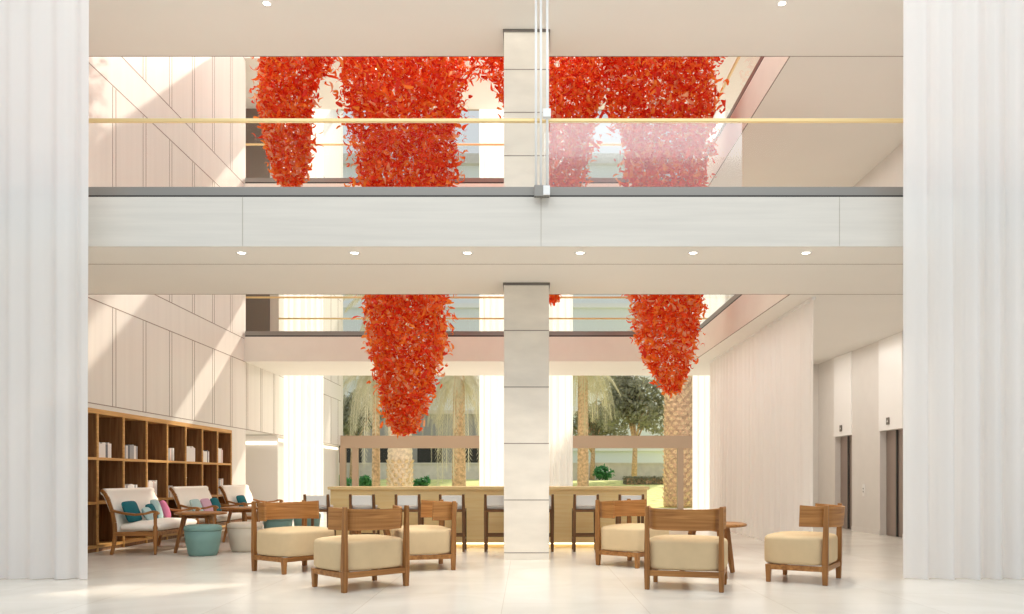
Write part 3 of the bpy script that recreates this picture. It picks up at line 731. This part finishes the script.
# ------------------------------------------------------------------ cream loveseats along the bookcase
def make_loveseat(label):
    """local: +X faces the room, length along Y from 0 to LEN"""
    LEN = 1.5
    t = thing('armchair', label, 'armchair', (0, 0, 0), 0, 'cream armchairs along the bookcase')
    prof = [(-0.02, 0.30), (-0.03, 0.42), (-0.075, 0.60), (-0.13, 0.76), (-0.185, 0.87)]      # front surface of the back (x, z)
    def sweep(pr, y0, y1, mb, mi=0, ny=8):
        v = []; n = len(pr); f = []
        for j in range(ny + 1):
            y = y0 + (y1 - y0) * j / ny
            for x, z in pr: v.append((x, y, z))
        for j in range(ny):
            for i in range(n): f.append((j * n + i, j * n + (i + 1) % n, (j + 1) * n + (i + 1) % n, (j + 1) * n + i))
        mb.add(v, f, mi, True); mb.add(v[:n], [tuple(range(n))], mi); mb.add(v[-n:], [tuple(range(n - 1, -1, -1))], mi)
        return mb
    roll = [(-0.185 - 0.045 + 0.052 * math.cos(a), 0.885 + 0.052 * math.sin(a)) for a in [R(x) for x in (10, 45, 80, 115, 150, 185, 220, 255)]]
    back = prof + roll + [(-0.235, 0.82), (-0.19, 0.72), (-0.135, 0.58), (-0.095, 0.42), (-0.09, 0.30)]
    sweep(back, 0.035, LEN - 0.035, MB()).build('back_cushion', M['cream'], t)
    superbox(MB(), (0.25, LEN / 2, 0.385), (0.29, LEN / 2 - 0.03, 0.065), 9, 3.5, 56, 12, dome=0.03).build('seat_cushion', M['cream'], t)
    fr = MB(); fr.box(-0.08, 0.51, 0.01, 0.05, 0.265, 0.325, 0); fr.box(-0.08, 0.51, LEN - 0.05, LEN - 0.01, 0.265, 0.325, 0)
    fr.box(0.48, 0.52, 0.02, LEN - 0.02, 0.265, 0.325, 0); fr.box(-0.09, -0.05, 0.02, LEN - 0.02, 0.265, 0.325, 0)
    fr.build('seat_frame', M['wood_x'], t, bevel=0.005)
    for y, s in ((0.03, -1), (LEN - 0.03, 1)):
        # curved rear stile running from the foot up to the scroll
        b = MB(); st = [(-0.12, 0.0), (-0.085, 0.15), (-0.065, 0.30), (-0.075, 0.45), (-0.11, 0.62), (-0.165, 0.78), (-0.215, 0.87), (-0.26, 0.915)]
        for (a, c), wdt in zip(zip(st, st[1:]), (0.042, 0.05, 0.055, 0.052, 0.05, 0.048, 0.046)):
            b.bar((a[0], y, a[1]), (c[0], y, c[1]), (0.035, wdt), (0.035, wdt), up=(1, 0, 0))
        b.build('rear_leg', M['wood_z'], t, bevel=0.004)
        # turned front leg rising to the arm
        MB().lathe([(0.016, 0), (0.02, 0.03), (0.026, 0.16), (0.036, 0.25), (0.038, 0.33), (0.026, 0.35), (0.034, 0.38), (0.022, 0.42), (0.024, 0.52), (0.03, 0.57), (0.02, 0.60)], 16, cx=0.50, cy=y).build('front_leg', M['wood_z'], t)
        a = MB(); ar = [(-0.10, 0.625), (0.05, 0.585), (0.22, 0.565), (0.36, 0.58), (0.46, 0.61), (0.53, 0.60), (0.545, 0.57)]
        for q, r_ in zip(ar, ar[1:]): a.bar((q[0], y, q[1]), (r_[0], y, r_[1]), (0.05, 0.032), (0.05, 0.032), up=(0, 0, 1))
        a.build('arm_rest', M['wood_x'], t, bevel=0.004)
    return t
LX = -5.74
LS = [(11.28, 'cream armchair with wooden arms nearest the left curtain, piled with teal and pink cushions'),
      (13.45, 'cream armchair with mauve cushions, middle of the three before the bookcase'),
      (15.62, 'cream armchair farthest along the bookcase, half hidden behind the second side table')]
ls0 = make_loveseat(LS[0][1]); ls0.location = (LX, LS[0][0], 0)
for y, lab in LS[1:]: dup(ls0, (LX, y, 0), 0, lab)
def cushion(x, y, mat, label, w=0.20, h=0.19, tilt=20, rz=0, zb=0.452):
    o = superbox(MB(), (0, 0, 0), (0.06, w * 0.92, h * 0.92), 2.6, 5.5, 32, 16).build('cushion', M[mat])
    # pinch toward corners: square outline in y-z
    me = o.data
    for vv in me.vertices:
        vv.co.x *= (1 - 0.55 * min(1, (abs(vv.co.y) / w) ** 2 * 0.7 + (abs(vv.co.z) / h) ** 2 * 0.7))
        vv.co.y *= 1 + 0.12 * (abs(vv.co.z) / h) ** 2
    o.rotation_euler = (0, R(-tilt), R(rz)); o.location = (x, y, zb + h * math.cos(R(tilt)) - 0.01)
    return tag(o, label, 'cushion', 'scatter cushions on the armchairs')
cushion(LX + 0.05, 11.55, 'teal', 'large dark teal cushion at the near end of the first armchair', 0.22, 0.17)
cushion(LX + 0.17, 11.80, 'paleblue', 'pale blue cushion leaning beside the large teal one on the first armchair', 0.15, 0.12, 28, 10)
cushion(LX + 0.09, 12.08, 'teal', 'dark teal cushion in the middle of the first armchair', 0.14, 0.14, 22, 8)
cushion(LX + 0.05, 12.33, 'paleblue', 'pale blue cushion next to the pink one on the first armchair', 0.12, 0.17, 18)
cushion(LX + 0.07, 12.57, 'pink', 'pink cushion at the far end of the first armchair', 0.11, 0.16, 22, 12)
cushion(LX + 0.05, 13.82, 'paleblue', 'pale blue cushion at the near end of the second armchair', 0.20, 0.15)
cushion(LX + 0.05, 14.27, 'mauve', 'mauve cushion in the middle of the second armchair', 0.20, 0.15)
cushion(LX + 0.05, 14.68, 'teal', 'teal cushion at the far end of the second armchair', 0.17, 0.15)
cushion(LX + 0.05, 16.05, 'teal', 'teal cushion on the farthest armchair', 0.22, 0.16)

# ------------------------------------------------------------------ bar counter and stools
bar = thing('bar_counter', 'long pale oak bar counter running behind the stools and the column', 'counter', (-0.58, 12.75, 0))
MB().box(-2.46, 2.46, -0.32, 0.32, 0.08, 0.905, 0).build('front_panel', M['honey'], bar)
MB().box(-2.49, 2.49, -0.38, 0.38, 0.905, 0.95, 0).build('worktop', M['honey'], bar, bevel=0.005)
MB().box(-2.40, 2.40, -0.27, 0.27, 0.0, 0.08, 0).build('plinth', M['honey'], bar)
MB().box(-2.40, 2.40, -0.30, -0.28, 0.055, 0.078, 0).build('light_strip', M['led_low'], bar)
def make_stool(label):
    t = thing('bar_stool', label, 'stool', (0, 0, 0), 0, 'bar stools along the counter')
    w, d = 0.17, 0.19
    for s in (-1, 1):
        MB().bar((s * w, d, 0), (s * w * 0.96, d - 0.01, 0.60), (0.032, 0.032), (0.042, 0.042)).build('leg', M['dwood_z'], t, bevel=0.003)
        p = MB(); p.bar((s * w, -d, 0), (s * w, -d, 0.60), (0.034, 0.034), (0.046, 0.046)); p.bar((s * w, -d, 0.60), (s * w, -d - 0.045, 0.845), (0.046, 0.046), (0.034, 0.034))
        p.build('back_post', M['dwood_z'], t, bevel=0.003)
        MB().box(s * w - 0.011, s * w + 0.011, -d, d, 0.17, 0.20, 0).build('stretcher', M['dwood_x'], t)
    MB().box(-w, w, -d - 0.011, -d + 0.011, 0.22, 0.25, 0).build('stretcher', M['dwood_x'], t)
    MB().box(-w, w, d - 0.011, d + 0.011, 0.22, 0.25, 0).build('foot_rail', M['dwood_x'], t)
    MB().box(-w - 0.015, w + 0.015, -d - 0.018, d + 0.018, 0.585, 0.625, 0).build('seat_frame', M['dwood_x'], t, bevel=0.004)
    superbox(MB(), (0, 0.005, 0.652), (0.165, 0.185, 0.033), 7, 5, 40, 12).build('seat_pad', M['offwhite'], t)
    b = MB(); b.box(-w + 0.022, w - 0.022, -d - 0.05, -d - 0.015, 0.68, 0.83, 0); b.build('back_pad', M['offwhite'], t, bevel=0.012, seg=3)
    return t
STX = [317, 362.5, 408, 452, 497, 541, 586, 631]
STL = ['bar stool at the left end of the counter', 'bar stool second from the left end of the counter', 'bar stool third from the left end of the counter',
       'bar stool fourth from the left end of the counter', 'bar stool partly hidden by the left side of the column', 'bar stool mostly hidden behind the column, one post showing at its right',
       'first full bar stool right of the column', 'bar stool nearest the right end of the counter, behind a lounge chair']
for i, px in enumerate(STX):
    D = 11.95; x = (px - 526) / F * 11.76
    if i == 0: st0 = make_stool(STL[0]); st0.location = (x, D, 0)
    else: dup(st0, (x, D, 0), 0, STL[i])

# ================================================================== THE GARDEN BEYOND THE GLASS
rnd = random.Random(5)
mb = MB(); v = []; f = []
ys_ = [28.4, 31, 34, 37, 40, 44, 50, 120]; zs_ = [0.0, 0.02, 0.35, 0.75, 0.92, 0.95, 0.95, 0.95]
for y, z in zip(ys_, zs_):
    for x in range(-40, 41, 4): v.append((x, y, z - 0.02 + (0.04 * math.sin(x * 1.3 + y) if 31 < y < 60 else 0)))
n = 21
for j in range(len(ys_) - 1):
    for i in range(n - 1): f.append((j * n + i, j * n + i + 1, (j + 1) * n + i + 1, (j + 1) * n + i))
struct(mb.add(v, f, 0, True).build('garden_lawn', M['lawn']))

def frond(mb, base, ang, L, droop, rise, nl, lw, rnd, mi=0):
    d = Vector((math.cos(ang), math.sin(ang), 0)); pts = []
    for k in range(9):
        q = k / 8; pts.append(Vector(base) + d * (L * q * (1 - 0.35 * q * droop / 2)) + Vector((0, 0, rise * q - droop * L * 0.55 * q * q)))
    s = Vector((-d.y, d.x, 0))
    for k in range(8):
        a, b = pts[k], pts[k + 1]; mb.add([a - s * 0.02, a + s * 0.02, b + s * 0.012, b - s * 0.012], [(0, 1, 2, 3)], mi)
    for k in range(nl):
        q = 0.12 + 0.86 * k / nl; i = min(7, int(q * 8)); p = pts[i].lerp(pts[i + 1], q * 8 - i); t = (pts[i + 1] - pts[i]).normalized()
        ll = lw * (0.5 + math.sin(PI * min(1, q * 0.9 + 0.1)))
        for sg in (-1, 1):
            e_ = p + (s * sg * 0.62 + t * 0.55 + Vector((0, 0, -0.42 - 0.3 * rnd.random()))).normalized() * ll
            m_ = p.lerp(e_, 0.5) + t * 0.03
            mb.add([p, m_ - t * 0.022, e_, m_ + t * 0.022], [(0, 1, 2, 3)], mi)
def palm(label, px, D, w0, w1, zt, nf, fl, droop, bark, stub_to, seed, gz=0.0, frondm='frond', zstub0=0.0):
    rnd = random.Random(seed); x = (px - 526) / F * D
    t = thing('palm_tree', label, 'palm tree', (x, D, gz), 0, 'palms beyond the glass')
    h = zt - gz; prof = []
    nr = int(h / 0.09)
    for k in range(nr + 1):
        z = h * k / nr; q = z / h; r = (w0 * (1 - q) + w1 * q) / 2 * (1.0 + (0.045 if k % 2 else -0.02))
        prof.append((r, z))
    tr = MB().lathe(prof, 18).build('trunk', M[bark], t)
    if stub_to > 0:                                           # diamond pattern of old frond bases
        b = MB(); rows = int((stub_to - zstub0) / 0.17)
        for k in range(rows):
            z = zstub0 + 0.1 + k * 0.17; q = z / h; r = (w0 * (1 - q) + w1 * q) / 2; m = 11
            for i in range(m):
                a = 2 * PI * (i + 0.5 * (k % 2)) / m + rnd.uniform(-.05, .05); c, s = math.cos(a), math.sin(a); rr = r * 0.93
                o_ = r + rnd.uniform(0.03, 0.085)
                tip = Vector((c * o_, s * o_, z + 0.12)); tg = Vector((-s, c, 0)) * (PI * r / m * 0.85)
                bs = Vector((c * rr, s * rr, z))
                b.add([bs - tg - Vector((0, 0, 0.0)), bs + tg, tip + tg * 0.45, tip - tg * 0.45, bs - Vector((0, 0, 0.11))], [(0, 1, 2, 3), (0, 4, 1), (1, 4, 2), (0, 3, 4), (3, 2, 4)], 0)
        b.build('frond_bases', M['stub'], tr)
    cm = MB()
    for k in range(nf):
        a = 2 * PI * k / nf + rnd.uniform(-.25, .25); dr = droop * rnd.uniform(0.6, 1.4)
        frond(cm, (0, 0, h + rnd.uniform(-0.35, 0.25)), a, fl * rnd.uniform(0.8, 1.1), dr, rnd.uniform(0.1, 1.0), 36, 0.42, rnd)
    cm.raw('crown', [M[frondm]], t)
    return t
palm('slender palm with drooping grey fronds near the left jamb of the glazing', 376, 31.5, 0.34, 0.26, 5.6, 26, 2.6, 2.2, 'bark', 0, 1, frondm='frondgrey')
palm('thick brightly lit palm trunk bristling with frond stubs behind the left cluster tip', 400, 30.0, 0.98, 0.72, 8.2, 24, 2.5, 1.6, 'barklit', 1.85, 2)
palm('brown palm with a hanging frond skirt seen left of the column', 459, 34.0, 0.60, 0.46, 5.6, 30, 2.7, 2.4, 'bark', 0, 3, 0.30, 'frondgrey')
palm('slim palm with yellowish fronds seen just right of the column', 583, 35.0, 0.50, 0.42, 6.2, 26, 2.6, 2.0, 'bark', 0, 4, 0.45)
palm('massive palm trunk with a scaly bark pattern at the right end of the glazing', 679, 29.6, 1.12, 0.97, 9.0, 26, 2.2, 1.4, 'bark', 6.2, 5)

def leaf_tree(name, label, cat, px, D, zc, rx, rz, n, mat, seed, gz=0.95, trunk=True, size=0.14, group=None):
    rnd = random.Random(seed); x = (px - 526) / F * D
    t = thing(name, label, cat, (x, D, gz), 0, group)
    b = MB()
    cl = [Vector((rnd.gauss(0, .45) * rx, rnd.gauss(0, .45) * rx * 0.8, zc - gz + rnd.gauss(0, .45) * rz)) for _ in range(16)]
    for k in range(n):
        c = rnd.choice(cl); d = Vector((rnd.gauss(0, 1), rnd.gauss(0, 1), rnd.gauss(0, 1))).normalized()
        p = c + d * (rx * 0.42 * rnd.uniform(0.6, 1)); p.z = max(0.05, p.z)
        a = Vector((rnd.gauss(0, 1), rnd.gauss(0, 1), rnd.gauss(0, 1))).normalized(); s = a.cross(d).normalized(); L = size * rnd.uniform(.7, 1.4)
        b.add([p - a * L, p + s * L * 0.4, p + a * L, p - s * L * 0.4], [(0, 1, 2, 3)])
    b.raw('foliage', [M[mat]], t)
    if trunk:
        tm = MB(); tm.tube([(0, 0, 0), (0.06, 0, (zc - gz) * 0.45), (-0.05, 0.05, zc - gz)], [0.16, 0.12, 0.05], 10)
        for c in cl[:7]: tm.tube([(0.05, 0, (zc - gz) * 0.45), c * 0.6 + Vector((0, 0, (zc - gz) * 0.28)), c], [0.07, 0.045, 0.02], 6)
        tm.build('trunk', M['bark'], t)
    return t
leaf_tree('olive_tree', 'bushy dark olive tree in the middle of the right-hand window', 'tree', 634, 42, 4.9, 2.0, 1.5, 5200, 'olive', 21)
leaf_tree('olive_tree', 'smaller olive tree close to the column in the right-hand window', 'tree', 592, 46, 4.3, 1.5, 1.3, 2600, 'olive', 22)
leaf_tree('olive_tree', 'hazy tree behind the drooping palm in the left-hand window', 'tree', 352, 46, 4.8, 1.8, 1.8, 3200, 'olive', 23)
for k, (px, D, lab) in enumerate([(343, 33.5, 'green garden shrub at the foot of the left glazing jamb'), (364, 32.6, 'green garden shrub below the drooping grey palm'), (419, 33.5, 'green garden shrub beside the thick brightly lit palm trunk'), (604, 41, 'bright green garden shrub under the olive trees')]):
    leaf_tree('shrub', lab, 'shrub', px, D, 0.85 if k < 3 else 1.3, 0.34 if k < 3 else 0.6, 0.22, 700, 'green', 30 + k, 0.28 if k < 3 else 0.9, False, 0.10, 'garden shrubs')
# hedge, garden walls and houses
hb = MB(); rnd = random.Random(77)
for k in range(3600):
    p = Vector((rnd.uniform(-1.05, 1.05), rnd.uniform(-0.35, 0.35), rnd.uniform(0.0, 0.42)))
    a = Vector((rnd.gauss(0, 1), rnd.gauss(0, 1), rnd.gauss(0, 1))).normalized(); s = a.cross(Vector((rnd.gauss(0, 1), rnd.gauss(0, 1), 1))).normalized(); L = 0.07
    hb.add([p - a * L, p + s * L * 0.5, p + a * L, p - s * L * 0.5], [(0, 1, 2, 3)])
t = thing('hedge', 'low dark clipped hedge on the lawn in the right-hand window', 'hedge', ((646 - 526) / F * 38, 38, 0.7)); hb.raw('foliage', [M['olive']], t)
MB().box(-0.95, 0.95, -0.28, 0.28, 0.0, 0.34, 0).build('stems', M['bark'], t)
t = thing('garden_wall', 'low concrete garden wall across the lawn beyond the windows', 'wall', (0, 46.5, 0.9))
MB().box(-26, 26, -0.12, 0.12, 0, 0.95, 0).build('wall_body', M['concrete'], t); MB().box(-26, 26, -0.17, 0.17, 0.95, 1.03, 0).build('coping', M['concrete'], t)
t = thing('house', 'low dark grey building behind the garden wall in the left-hand window', 'building', (-8.2, 56, 0.9))
MB().box(-7, 7, 0, 8, 0, 4.6, 0).build('walls', M['slate'], t); MB().box(-7.2, 7.2, -0.3, 8.2, 4.6, 4.85, 0).build('roof_slab', M['concrete'], t)
for x in (-5, -2.2, 0.6, 3.4): MB().box(x, x + 1.7, -0.03, 0.02, 0.7, 2.6, 0).build('window', M['black'], t)
t = thing('apartment_block', 'tall pale building with a dark roof edge seen through the top windows', 'building', (-2, 74, 0.9))
MB().box(-24, 15, 0, 12, 0, 29.0, 0).build('walls', M['palewall'], t); MB().box(-24.5, 15.5, -0.6, 12.5, 29.0, 29.9, 0).build('roof_slab', M['concrete'], t)
for k in range(8): MB().box(-24.1, 15.1, -0.35, 0.0, 3.3 * k + 2.6, 3.3 * k + 3.0, 0).build('floor_band', M['white'], t)
